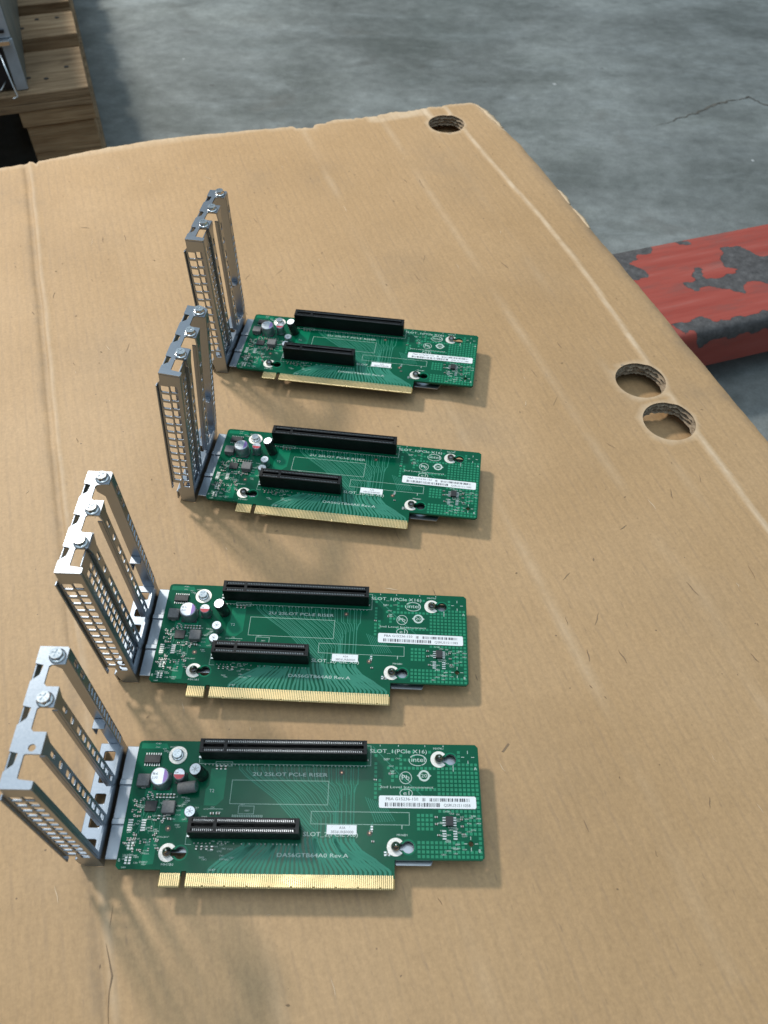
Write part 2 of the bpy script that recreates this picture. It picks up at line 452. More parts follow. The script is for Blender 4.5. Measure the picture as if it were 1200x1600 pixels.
# ------------------------------------------------------------------ pallets
def make_pallet(name, loc, rz, boards, label, x_len=1000, depth=1200, block=(88, 110), spots=None, nails=True):
    """origin: right front corner on the floor; boards run along -x, stacked along +y"""
    rt = empty(name, loc, (0, 0, rz), label, 'pallet')
    for k, (y0, y1) in enumerate(boards):
        mb = MB().box(-x_len, rnd.uniform(-6, 0), y0, y1, 122, 144)
        b = mb.build('deck_board', 'wood', rt, bevel=1.5)
        if nails and k < 4:
            for dx in (-24, -52, -74):
                yy = y0+(y1-y0)*rnd.uniform(0.25, 0.8)
                MB().lathe([(3.2, 143.4), (3.2, 144.5)], (dx, yy, 0), 8).build('nail_head', 'nail', b)
    by = (6, depth/2-55, depth-115)
    for bx in (-5-block[0], -x_len/2-block[0]/2, -x_len+14):
        MB().box(bx-3, bx+block[0]+3, 2, depth-4, 102, 121.6).build('stringer_board', 'wood2', rt, bevel=1)
        for yy in by:
            MB().box(bx, bx+block[0], yy, yy+block[1], 22.4, 101.6).build('block', 'wood2', rt, bevel=2)
        MB().box(bx-4, bx+block[0]+4, 2, depth-4, 0.3, 22).build('bottom_board', 'wood', rt, bevel=1.5)
    return rt
make_pallet('wooden_pallet', (-395, 1062, -ZF), R(19.4), [(0, 127), (172, 254), (292, 380), (425, 520), (565, 665), (710, 800), (845, 940), (985, 1075), (1100, 1200)],
            'weathered wooden pallet on the concrete floor carrying metal server')

CTH = R(19.0); CX, CY = 94.1, 940.4
cardM = Matrix.Translation((CX, CY, 0)) @ Matrix.Rotation(CTH, 4, 'Z')
p0 = cardM @ Vector((0, -1010, 0))
make_pallet('wooden_pallet', (p0.x, p0.y, -ZF), CTH, [(10+k*125, 110+k*125) for k in range(8)],
            'wooden pallet hidden under the big cardboard box', x_len=1100, depth=1000, nails=False)

# ------------------------------------------------------------------ cardboard box (flat shallow carton)
CARD_T = -12.0
def card_height(u, v, wx, wy):
    """top surface height at sheet coordinates u (right), v (towards the viewer)"""
    z = CARD_T
    z += 0.7*noise.noise(Vector((u/170, v/220, 3.1)))+0.12*noise.noise(Vector((u/35, v/60, 8.0)))
    # creases
    du = u+497+1.6*noise.noise(Vector((v/45, 1.7, 0)))
    z += -1.5*math.exp(-((du+1.6)/2.0)**2)+0.9*math.exp(-((du-2.2)/2.2)**2)
    cu = u+38-12*math.exp(-((v-300)/170)**2)+1.3*noise.noise(Vector((v/40, 5.2, 0)))
    z += 0.4*math.exp(-(cu/2.5)**2)-0.4*math.exp(-((cu+4)/3.0)**2)
    if cu > 0: z += -0.035*cu
    # rounded fold on the right edge
    e = u-edge_u(v)+6
    if e > 0: z -= 0.06*e*e
    # sag to carry the risers' trays
    ws = 0; acc = 0
    for mi, mm in zip(RMI, RM):
        l = mi @ Vector((wx, wy, 0))
        dx = max(-24-l.x, 0, l.x-162); dy = max(-64-l.y, 0, l.y-2)
        d = math.hypot(dx, dy)
        k = math.exp(-(d/26)**2)
        if k > 0.01:
            b = mm @ Vector((l.x, l.y, BASE_Z))
            acc += k*(b.z-0.15-z); ws += k
    if ws > 0: z += acc/max(1.0, ws)
    return z
def edge_u(v):
    if v < 100: b = 13*(v/100)**0.7 if v > 0 else 0
    else: b = 13.5
    return b+1.1*noise.noise(Vector((v/28, 0.3, 0)))+0.5*noise.noise(Vector((v/7, 4, 0)))
def back_v(u):
    z = 2.2*noise.noise(Vector((u/55, 9.3, 0)))+1.5*noise.noise(Vector((u/12, 2.3, 0)))+1.0*noise.noise(Vector((u/4, 7.3, 0)))
    t = max(0, 1-abs(u+366)/190)
    z -= 15*t*t*(3-2*t)
    if -220 < u < -40: z += 4.5*abs(noise.noise(Vector((u/5, 6.6, 0))))-5.0*max(0, noise.noise(Vector((u/17, 3.6, 0))))
    if -216 < u < -192: z += 6.5+2*noise.noise(Vector((u/2.5, 1.6, 0)))
    if -492 < u < -486: z += 5
    return z
HOLES = [(-50.5, 40.5, 20.0), (-48.5, 474.5, 20.0), (-50.0, 521.5, 20.0)]
U0, V1 = -1090.0, 1000.0
outl = []
v = 0.0
while v < V1: outl.append((edge_u(v), v)); v += 4
outl.append((edge_u(V1), V1))
u = outl[-1][0]-30
while u > U0: outl.append((u, V1)); u -= 30
outl.append((U0, V1))
v = V1-30
while v > 10: outl.append((U0, v)); v -= 30
u = U0
while u < -2: outl.append((u, back_v(u))); u += 3 if u > -560 else 25
outl = [(a, -b) for a, b in outl]             # local y points to the back
loops = [outl]
for hx, hv, hr in HOLES:
    loops.append([(hx+(hr+0.06*noise.noise(Vector((k*0.15, hv, 0))))*math.cos(2*math.pi*k/80), -hv+(hr+0.06*noise.noise(Vector((k*0.15, hv, 4))))*math.sin(2*math.pi*k/80)) for k in range(80)])
pts = []; edges = []
for lp in loops:
    b = len(pts); pts += [Vector(p) for p in lp]
    edges += [(b+i, b+(i+1) % len(lp)) for i in range(len(lp))]
n_fix = len(pts)
grid = []
def near_fix(u, v):
    if u > edge_u(v)-3 or v < back_v(u)+4 or v > V1-6 or u < U0+6: return True
    return any(abs(math.hypot(u-hx, v-hv)) < hr+2.5 for hx, hv, hr in HOLES)
vv = 0.0
while vv < V1:
    uu = U0
    while uu < 20:
        fine = -560 < uu and vv < 860
        if not near_fix(uu, vv): pts.append(Vector((uu, -vv)))
        if not fine: uu += 24
        elif -520 < uu < -478 or uu > -62: uu += 2.2
        else: uu += 6
    vv += 6 if vv < 860 else 24
cv, ce, cf, *_ = delaunay_2d_cdt(pts, edges, [], 0, 1e-5)
def in_poly(x, y, poly):
    c = False; j = len(poly)-1
    for i in range(len(poly)):
        if (poly[i][1] > y) != (poly[j][1] > y) and x < (poly[j][0]-poly[i][0])*(y-poly[i][1])/(poly[j][1]-poly[i][1])+poly[i][0]: c = not c
        j = i
    return c
box_obj = empty('cardboard_box', (CX, CY, 0), (0, 0, CTH), 'large shallow brown corrugated cardboard box with round hand holes and creased edges', 'cardboard box')
m = MB(); hz = []
for p in cv:
    w_ = cardM @ Vector((p.x, p.y, 0))
    hz.append(card_height(p.x, -p.y, w_.x, w_.y))
m.v = [(p.x, p.y, z) for p, z in zip(cv, hz)]
for f in cf:
    cx_ = sum(cv[i].x for i in f)/3; cy_ = sum(cv[i].y for i in f)/3
    if any(math.hypot(cx_-hx, cy_+hv) < hr+0.5 and in_poly(cx_, cy_, lp) for (hx, hv, hr), lp in zip(HOLES, loops[1:])): continue
    if (-cy_ < 8 or -cy_ > V1-8 or cx_ > -12 or cx_ < U0+8) and not in_poly(cx_, cy_, outl): continue
    m.f.append(tuple(f)); m.s.append(True)
top = m.build('top_panel', 'card', box_obj)
wa = top.data.attributes.new('wear', 'FLOAT', 'POINT'); ga = top.data.attributes.new('grime', 'FLOAT', 'POINT')
wear = []; grime = []
STAINS = [(rnd.uniform(-520, -20), rnd.uniform(30, 830), rnd.uniform(8, 40), rnd.uniform(0.12, 0.36)) for _ in range(30)]
for p in cv:
    u, v = p.x, -p.y
    cu = u+38-12*math.exp(-((v-300)/170)**2)+1.3*noise.noise(Vector((v/40, 5.2, 0)))
    wv_ = 0.72*math.exp(-(cu/2.3)**4)*(0.85+0.35*noise.noise(Vector((v/50, 0, 2))))
    du = u+497+1.6*noise.noise(Vector((v/45, 1.7, 0)))
    wv_ = max(wv_, 0.32*math.exp(-((du-2.6)/2.2)**2), 0.55*math.exp(-((v-back_v(u))/3.0)**2))
    ed = edge_u(v)-u
    if v < 70: wv_ = max(wv_, 1.0*math.exp(-(ed/4.5)**2))
    if 195 < v < 270: wv_ = max(wv_, 1.0*math.exp(-(ed/3.0)**2)*(0.5+noise.noise(Vector((v/6, 0, 0)))))
    if -130 < u < -60 and v < 14: wv_ = max(wv_, 0.6)
    if abs(u+62+ (v-8)*0.2) < 3 and v < 22: wv_ = max(wv_, 0.8)
    # faint long scuff lines
    for a, wd, k in ((-208, 2.2, 0.35), (-116, 2.5, 0.30), (-70, 1.8, 0.2), (-330, 2.0, 0.14), (-420, 1.6, 0.14)):
        q = u-a-6*noise.noise(Vector((v/150, a, 0)))
        wv_ = max(wv_, k*math.exp(-(q/wd)**2)*max(0, 0.55+noise.noise(Vector((v/70, a, 1)))))
    for hx, hv, hr in HOLES:
        d = math.hypot(u-hx, v-hv); wv_ = max(wv_, 0.5*math.exp(-((d-hr)/1.6)**2))
    wear.append(max(0, min(1, wv_)))
    g_ = 0.75*math.exp(-((ed-2)/9.0)**2) if v > 70 else 0
    g_ = max(g_, 0.55*math.exp(-((du+4)/5.0)**2))
    g_ = max(g_, 0.5*math.exp(-((u+13)**2+(v-500)**2)/250.0))
    for sx_, sv_, sr_, sk_ in STAINS:
        g_ = max(g_, sk_*math.exp(-(((u-sx_)/sr_)**2+((v-sv_)/(sr_*1.6))**2)))
    grime.append(max(0, min(1, g_)))
wa.data.foreach_set('value', wear); ga.data.foreach_set('value', grime)
# cut edge: three corrugated plies wave under the sheet, round the holes and along the rim
def ply_wall(loop, depth, nply, outward):
    m = MB(); k = len(loop)
    cx_ = sum(p[0] for p in loop)/k; cy_ = sum(p[1] for p in loop)/k
    rows = nply*4+1; vs = []; fs = []
    for r_ in range(rows):
        t = r_/(rows-1)
        for i, p in enumerate(loop):
            w_ = cardM @ Vector((p[0], p[1], 0))
            z0 = card_height(p[0], -p[1], w_.x, w_.y)
            inset = (0.0, 1.7, 2.5, 1.7)[r_ % 4] if 0 < r_ < rows-1 else 0
            inset += 1.5*noise.noise(Vector((i*0.35, r_*0.8, p[0])))*(1 if r_ else 0)
            d = Vector((p[0]-cx_, p[1]-cy_)); d.normalize()
            inset = inset*(1 if outward else -1)
            wob = (0.45*math.sin(i*1.1+r_)+0.9*noise.noise(Vector((i*0.12, r_*0.5, p[1]*0.01))))*(1 if 0 < r_ < rows-1 else 0)
            vs.append((p[0]+d.x*inset, p[1]+d.y*inset, z0-depth*t+wob))
    for r_ in range(rows-1):
        for i in range(k):
            j = (i+1) % k
            fs.append((r_*k+i, r_*k+j, (r_+1)*k+j, (r_+1)*k+i))
    return m.add(vs, fs)
for lp in loops[1:]:
    ply_wall(lp, 11.0, 3, True).build('hole_rim', 'cardedge', box_obj)
m = MB(); k = len(outl); vs = []; fs = []
for r_, (dz, ins) in enumerate(((0, 0), (4, 0.6), (12, 0.4), (30, 0.2), (None, 0))):
    for p in outl:
        w_ = cardM @ Vector((p[0], p[1], 0)); z0 = card_height(p[0], -p[1], w_.x, w_.y)
        vs.append((p[0]-ins, p[1], (z0-dz) if dz is not None else -60.4))
for r_ in range(4):
    for i in range(k):
        j = (i+1) % k; fs.append((r_*k+i, r_*k+j, (r_+1)*k+j, (r_+1)*k+i))
m.add(vs, fs, True).build('side_wall', 'card', box_obj)
# inner flap seen through the hand holes, and the bottom
MB().box(U0+10, 6, -V1+10, -14, -37, -32).build('inner_flap', 'card', box_obj, rot=(0, R(0.5), 0))
MB().box(U0+4, 8, -V1+4, -12, -60.6, -56).build('bottom_panel', 'card', box_obj)
# a short tear by the left crease, a few loose crumbs pressed into the paper
def on_card(u, v, dz):
    w_ = cardM @ Vector((u, -v, 0)); return (u, -v, card_height(u, v, w_.x, w_.y)+dz)
m = MB()
tp = [(-496, 752), (-495.2, 760), (-494.6, 767), (-497, 774), (-498.5, 782), (-499, 790)]
for i in range(len(tp)-1):
    (a, b), (c, d) = tp[i], tp[i+1]; wd0 = (0.05, .2, 0.4, .3, .18, .05)[i]; wd1 = (0.05, .2, 0.4, .3, .18, .05)[i+1]
    q = [on_card(a-wd0, b, 0.25), on_card(a+wd0, b, 0.25), on_card(c+wd1, d, 0.25), on_card(c-wd1, d, 0.25)]
    m.add(q, [(0, 1, 2, 3)])
m.build('tear', 'dirt_and_dent_shade', box_obj)
m = MB()
for k in range(70):
    u = rnd.uniform(-530, -10); v = rnd.uniform(20, 840)
    a = rnd.uniform(0, 6.28); l = rnd.uniform(0.4, 1.5); wd = rnd.uniform(0.2, 0.45)
    dx, dy = math.cos(a), math.sin(a); p = on_card(u, v, 0.35)
    m.add([(p[0]-dx*l, p[1]-dy*l, p[2]), (p[0]+dy*wd, p[1]-dx*wd, p[2]), (p[0]+dx*l, p[1]+dy*l, p[2]), (p[0]-dy*wd, p[1]+dx*wd, p[2])], [(0, 1, 2, 3)])
m.build('paper_flecks', 'dirt_and_dent_shade', box_obj, kind='stuff')

# pale and dark scuffs, each a thin raised or rubbed strip of paper
for nm_, mt_, cnt_ in (('pale_scuffs', 'scuff', 46), ('dark_scuffs', 'dirt_and_dent_shade', 60)):
    m = MB()
    for k in range(cnt_):
        u = rnd.uniform(-520, -15); v = rnd.uniform(20, 830)
        a = R(rnd.gauss(90, 14)) if rnd.random() < 0.75 else rnd.uniform(0, 6.28)
        l = rnd.uniform(3, 13); wd = rnd.uniform(0.12, 0.38); ph = rnd.uniform(-0.3, 0.3)
        q = []
        for i in range(7):
            t = i/6-0.5; q.append((u+math.cos(a)*l*t+ph*math.sin(i*1.3), v+math.sin(a)*l*t))
        for i in range(6):
            w0 = wd*math.sin(math.pi*(i+0.15)/6.3); w1 = wd*math.sin(math.pi*(i+1.15)/6.3)
            dx, dy = -math.sin(a), math.cos(a)
            m.add([on_card(q[i][0]+dx*w0, q[i][1]+dy*w0, 0.2), on_card(q[i+1][0]+dx*w1, q[i+1][1]+dy*w1, 0.2), on_card(q[i+1][0]-dx*w1, q[i+1][1]-dy*w1, 0.2), on_card(q[i][0]-dx*w0, q[i][1]-dy*w0, 0.2)], [(0, 1, 2, 3)])
    m.build(nm_, mt_, box_obj, kind='stuff')
# torn paper: slivers of pale liner standing off the right edge and the far corner, and a flat dark patch painting a small hollow's shade
def sliver(pts_in, pts_out, lift):
    m = MB(); n_ = len(pts_in)
    vs = []
    for (a, b) in pts_in: vs.append(on_card(a, b, 0.3))
    for i, (a, b) in enumerate(pts_out):
        p = on_card(min(a, edge_u(b)-0.5), b, 0.0); vs.append((a, -b, p[2]+lift*(0.5+0.5*math.sin(i*1.7))))
    m.add(vs, [(i, i+1, n_+i+1, n_+i) for i in range(n_-1)], True)
    o = m.build('torn_paper', 'scuff', box_obj)
    md = o.modifiers.new('paper', 'SOLIDIFY'); md.thickness = 0.0004
vs_ = [2+4*i for i in range(16)]
sliver([(edge_u(b)-3.0-2*noise.noise(Vector((b/9, 1, 1))), b) for b in vs_], [(edge_u(b)+4.0*math.sin(math.pi*i/15)+1.6*noise.noise(Vector((b/6, 3, 1))), b) for i, b in enumerate(vs_)], 0.6)
for v0, v1 in ((196, 224), (232, 268)):
    vs_ = [v0+(v1-v0)*i/9 for i in range(10)]
    sliver([(edge_u(b)-2.0, b) for b in vs_], [(edge_u(b)+2.6*math.sin(math.pi*i/9)+0.8*noise.noise(Vector((b/4, 3, 1))), b) for i, b in enumerate(vs_)], 0.4)
m = MB(); dv = [on_card(-275, 722.2, 0.2), on_card(-269.5, 718.6, 0.2), on_card(-269, 719.5, 0.2), on_card(-274, 722.8, 0.2)]
m.add(dv, [(0, 1, 2, 3)]).build('dent_shade', 'dirt_and_dent_shade', box_obj)  # flat quad, the hollow's shade is only in its dark colour

# ------------------------------------------------------------------ pallet truck fork
FA = R(19.16)
fk = empty('pallet_truck_fork', (258.0, 813.8, -120), (0, 0, FA), 'red pallet truck fork with chipped paint lying low beside the cardboard box', 'fork')
P1 = [(0, -4), (52, 3), (44, 16), (26, 20), (10, 28), (19, 59), (4, 60), (-30, 55), (-30, -4)]
P2 = [(82, 2), (102, 4), (97, 15), (81, 11)]
P3 = [(129, 31), (153, 38), (162, 58), (172, 61), (190, 75), (170, 93), (137, 112), (129, 98), (108, 106), (103, 116), (90, 103), (66, 90), (57, 99), (44, 89), (46, 79), (70, 77), (96, 85), (120, 78), (110, 69), (114, 55)]
P4 = [(71, 60), (84, 64), (73, 78), (67, 74)]
P5 = [(-6, 141), (37, 137), (43, 148), (111, 150), (200, 153), (260, 160), (118, 168), (101, 166), (40, 163), (25, 170), (15, 158)]
CH = [P1, P2, P3, P4, P5]
prof = [(0.0, -52), (0, -14), (0.8, -8), (3, -3.5), (6.5, -0.8), (11, 0)]
prof += [(11+2.3*k, 0.0) for k in range(1, 61)]
prof += [(152, -0.2), (155, -1.0), (158, -3.2), (160, -7), (161, -12)]+[(161+0.0*k, -12-4*k) for k in range(1, 11)]
xs = [-330, -250, -150, -100, -60]+[-40+2.4*k for k in range(0, 130)]+[290, 400, 700, 1000]
m = MB()
for x in xs:
    for a, z in prof: m.v.append((x, -a, z))
npf = len(prof)
for i in range(len(xs)-1):
    for j in range(npf-1):
        m.f.append((i*npf+j, i*npf+j+1, (i+1)*npf+j+1, (i+1)*npf+j)); m.s.append(True)
fo = m.build('fork_blade', 'fork', fk)
ca = fo.data.attributes.new('chip', 'FLOAT', 'POINT'); vals = []
for x in xs:
    for j, (a, z) in enumerate(prof):
        q = noise.noise_vector(Vector((x/14, a/14, 0)))*6+noise.noise_vector(Vector((x/5, a/5, 3)))*2.2
        bb = a if z > -12 else a+(-12-z)
        c_ = any(in_poly(x+q.x, bb+q.y, P) for P in CH)
        vals.append(0.85 if c_ else 0.12)
# soften once so the shader noise can ragged the rim
sm = vals[:]
for i in range(1, len(xs)-1):
    for j in range(1, npf-1):
        sm[i*npf+j] = (vals[i*npf+j]*2+vals[(i-1)*npf+j]+vals[(i+1)*npf+j]+vals[i*npf+j-1]+vals[i*npf+j+1])/6
ca.data.foreach_set('value', sm)
rx = Matrix.Rotation(R(90), 4, 'X')
for xx in (-230,):
    MB().lathe([(37, -45), (40, -42), (40, 42), (37, 45)], (xx, -80.5, -45), 24, axis=rx).build('load_roller', 'rubber', fk)
MB().lathe([(37, -45), (40, -42), (40, 42), (37, 45)], (760, -80.5, -45), 24, axis=rx).build('load_roller', 'rubber', fk)

# ------------------------------------------------------------------ server on the far pallet
PA = R(19.4)
sv = empty('rack_server', (-471, 1050, -61), (0, 0, PA), 'grey metal rack server with black fan bay standing on the far pallet', 'server')
# local: x to the left is negative, front face at y = 0 facing the viewer, side face at x = 0
MB().box(-440, 0, 3, 640, 0.6, 175).build('chassis', 'servgrey', sv, bevel=1.5)
MB().box(-440, -0.8, -0.5, 2.8, 62, 175).build('front_plate', 'servblue', sv, bevel=0.8)
MB().box(-14, 0.2, -1.5, 2.8, 0.8, 61).build('corner_post', 'servblue', sv, bevel=0.8)
MB().box(-430, -16, 1.0, 2.6, 3, 56).build('fan_bay', 'void', sv)
m = MB()
for zz in (84, 96, 108, 124, 140, 156, 172):
    for xx in (-12, -24, -36, -48, -60, -72):
        if (xx+zz) % 5 == 0: continue
        m.lathe([(3.3, -0.9), (3.3, 0.2)], (xx, -0.3, zz), 10, axis=rx)
m.build('vent_hole_shade', 'void', sv, kind='stuff')  # flush black discs paint the darkness inside the vents
MB().box(-60, -3, -9, -0.8, 56, 62).build('ledge', 'bright', sv, bevel=0.8)
MB().box(-70, -6, -4, -0.8, 69, 72).build('gap_shade_strip', 'void', sv)  # solid black strip painting the shade of an open gap
MB().tube([(-20, 0.5, 50), (-18, -14, 46), (-15, -30, 30), (-12, -34, 8), (-18, -35, 6)], 1.2).build('wire_handle', 'bright', sv)
MB().tube([(-70, 0.5, 8), (-60, -18, 9), (-30, -20, 12), (-24, -2, 14)], 1.2).build('wire_handle', 'bright', sv)
MB().tube([(-70, -30, 0), (-46, -33, 1), (-42, -33, 1)], 1.2).build('wire_handle', 'bright', sv)
MB().lathe([(3.2, -2.4), (3.2, 0)], (-9, -1.2, 38), 12, axis=rx).build('red_button', 'red', sv)
MB().lathe([(2.0, -2.4), (2.4, 0)], (-6, -1.2, 10), 10, axis=rx).build('screw', 'bright', sv)

# ------------------------------------------------------------------ riser card
BX0, BX1, BW = -21.6, -8.7, 62.4       # bracket: left and right x, depth in y
BT = 108.7                             # bracket top
BO = (-8.7, 0.0, -1.0)                 # bracket pivot

def screw_mesh():
    m = MB()
    m.lathe([(3.55, 0), (3.6, 0.5), (3.3, 0.85), (2.75, 1.0)], n=28)
    m.lathe([(3.0, 0.9), (3.05, 2.2), (2.7, 2.75)], n=6, smooth=False)
    cr = []
    for k in range(4):
        a = R(90*k+20)
        for (l, t) in ((0.55, -0.42), (1.75, -0.36), (1.75, 0.36), (0.55, 0.42)):
            cr.append((l*math.cos(a)-t*math.sin(a), l*math.sin(a)+t*math.cos(a)))
    m.plate([circle(0, 0, 2.62, 24), cr], 0.75, XY(2.35))
    m.plate([circle(0, 0, 2.0, 12)], 0.1, XY(2.2))
    return m
SCREW = screw_mesh().mesh('screw'); SCREW.materials.append(MT['bright'])
def put_screw(parent, loc, rz=0.0, tilt=0.0, scale=1.0):
    o = bpy.data.objects.new('screw', SCREW); COL.objects.link(o); o.parent = parent
    o.location = [c*S for c in loc]; o.rotation_euler = (tilt, 0, rz); o.scale = (scale,)*3
    return o

def make_bracket(parent, lean):
    # the base with its sill is the part, everything else hangs on it
    m = MB()
    fx = lambda p: (p[0]-BO[0], p[1]-BO[1], p[2]-BO[2])
    def pl(loops, t, fn): m.plate(loops, t, lambda a, b, h: fx(fn(a, b, h)))
    # base plate with stamped windows
    holes = []
    for yc in (-8, -20, -31, -43, -54):
        holes.append(rrect(BX0+3.0, BX1-4.2, yc-2.6, yc+2.6, 0.8, 2))
    pl([rect(BX0, BX1-1.0, -BW+1.0, -1.0)]+holes, 1.0, XY(-3.6))
    pl([rect(-BW+1.0, -1.0, -10.6, -3.7)], 1.0, YZ(BX0))              # left lip down
    pl([rect(-BW+0.5, -0.5, -10.8, 3.2)], 1.0, YZ(BX1-1.0))           # sill at the board side
    b = m.build('bracket', 'steel', parent, BO, (0, R(lean), 0), bevel=0.25)
    def sub(name, mat='steel', bev=0.3):
        class _: pass
        mm = MB()
        def done():
            mm.v[:] = [fx(p) for p in mm.v]
            return mm.build(name, mat, b, bevel=bev)
        return mm, done
    # top flange
    nx = BX0+6.2
    o = [(BX0, -BW), (BX1-0.6, -BW), (BX1, -BW+0.6), (BX1, -59.0), (nx+0.6, -58.4), (nx, -57.8), (nx, -48.8), (nx+0.6, -48.2), (BX1, -48.2), (BX1, -38.8), (nx+1.2, -38.8), (nx, -37.6), (nx, -28.8), (nx+0.8, -28.2),
         (BX1, -28.2), (BX1, -18.8), (nx+1.2, -18.8), (nx, -17.6), (nx, -9.6), (nx+0.8, -8.8), (BX1, -8.4), (BX1, -0.8), (BX1-0.8, 0), (BX0, 0)]
    for y0 in (-9.0, -28.5, -48.0):
        o += [(BX0, y0+0.8), (BX0+3.8, y0), (BX0+3.2, y0-4.6), (BX0, y0-7.6)]
    mm, done = sub('top_flange'); mm.plate([o, circle(-12.9, -45.6, 1.55, 14)], 1.0, XY(BT-1.0)); done()
    mm, done = sub('flange_lip'); mm.plate([rect(-BW+1, -1, BT-6.5, BT-1.1)], 0.9, YZ(BX0-0.2)); done()
    # front side panel with two columns of windows
    hs = []
    for k in range(14):
        zc = 96.0-6.85*k
        hs.append(rrect(BX0+0.2, BX0+5.0, zc-2.5, zc+2.5, 0.5, 1))
        hs.append(rrect(BX0+6.0, BX0+10.4, zc-2.5+0.8, zc+2.5+0.8, 0.5, 1))
    ol = [(BX0-1.2, 8.0), (BX0+3.5, 8.0), (BX0+3.5, 2.5), (BX0+1.5, 0.0), (BX0+3.5, -10.6), (BX1, -10.6), (BX1, BT-1.05), (BX0, BT-1.05), (BX0, BT-7.0), (BX0-1.2, BT-8.5)]
    hs = [h for h in hs if not (min(q[0] for q in h) < BX0+5 and min(q[1] for q in h) < 9)]
    hs = [h for h in hs if min(q[1] for q in h) > -8]
    mm, done = sub('side_panel'); mm.plate([ol]+hs, 1.0, XZ(-BW+1.0)); done()
    mm, done = sub('panel_lip'); mm.plate([rect(-BW-1.6, -BW+1.0, 3.0, BT-9.0)], 0.9, YZ(BX0-2.1)); done()
    mm, done = sub('corner_post'); mm.plate([rect(-BW+1.05, -58.6, 3.3, BT-1.1)], 1.0, YZ(BX1-1.0)); done()
    # the two bars between the slot openings
    for yc in (-23.5, -43.5):
        hs = [rrect(yc-1.1, yc+1.1, BT-16, BT-10.5, 0.5, 1), rrect(yc-1.7, yc+1.7, BT-27, BT-23, 0.8, 1)]
        hs += [rrect(yc-1.5, yc+1.5, z-2.9, z+2.9, 0.4, 1) for z in [72-8.9*k for k in range(8)]]
        mm, done = sub('bar'); mm.plate([[(yc-2.9, 3.3), (yc+2.9, 3.3), (yc+2.9, BT-7), (yc+4.6, BT-1.1), (yc-4.6, BT-1.1), (yc-2.9, BT-7)]]+hs, 1.0, YZ(BX1-1.0)); done()
        mm, done = sub('bar_lip'); mm.box(BX1-3.6, BX1-1.05, yc-2.9, yc-2.1, 3.3, BT-8); done()
    # solid back panel and its slotted outer strip
    mm, done = sub('back_panel'); mm.plate([[(BX0+4, -3.0), (BX1-1.1, -3.0), (BX1-1.1, BT-1.1), (BX0+0.5, BT-1.1), (BX0+0.5, BT-16), (BX0+4, BT-20)]], 1.0, XZ(-0.1)); done()
    hs = [rrect(-3.7, -1.0, BT-15, BT-9.5, 0.5, 1), rrect(-3.7, -1.0, BT-26, BT-20, 0.5, 1)]
    for k in range(14):
        z = 73-5.0*k
        hs.append([(-4.1, z-1.9), (-0.45, z-0.2), (-0.45, z+2.3), (-4.1, z+0.6)])
    mm, done = sub('slotted_strip'); mm.plate([rect(-5.0, 0, 3.3, BT-1.1)]+hs, 1.0, YZ(BX1-1.0)); done()
    mm, done = sub('tab', 'steel', 0.2); mm.box(BX0+4.5, BX1-2.0, -6.5, -1.2, 31, 31.8); mm.box(BX0+4.5, BX0+5.3, -6.5, -1.2, 24, 31); done()
    return b

def make_cover(b):
    fx = lambda p: (p[0]-BO[0], p[1]-BO[1], p[2]-BO[2])
    ya, yb = -57.6, -44.6
    hs = []
    for k in range(15):
        zc = 96-6.2*k
        hs += [rrect(ya+1.4, ya+4.9, zc-2.2, zc+2.2, 0.4, 1), rrect(ya+6.2, ya+9.7, zc-2.2, zc+2.2, 0.4, 1)]
    m = MB()
    m.plate([rect(ya, yb, -2.0, BT-1.4)]+hs, 0.8, YZ(BX1-2.4))
    m.box(BX1-6.0, BX1-2.45, ya, ya+0.8, 0, BT-8)
    m.box(BX1-4.6, BX1-2.45, yb-0.8, yb, 0, BT-8)
    m.plate([[(BX0+6.6, -48.4), (BX1-0.2, -48.4), (BX1-0.2, -39.0), (BX0+7.4, -39.0)]], 0.8, XY(BT+0.02))
    m.v[:] = [fx(p) for p in m.v]
    return m.build('slot_cover', 'steel', b, bevel=0.25)

POSTS = [(163.4, -8.4), (139.9, -54.0), (24.8, -58.0)]
KEY = 6.4
def keyhole(cx, cy):
    """slot of the post joined to the big round opening on its right"""
    a = math.asin(1.5/3.0)
    p = circle(cx+KEY, cy, 3.0, 18, -math.pi+a, math.pi-a)
    q = circle(cx, cy, 1.5, 8, math.pi/2, 3*math.pi/2)
    return p+q

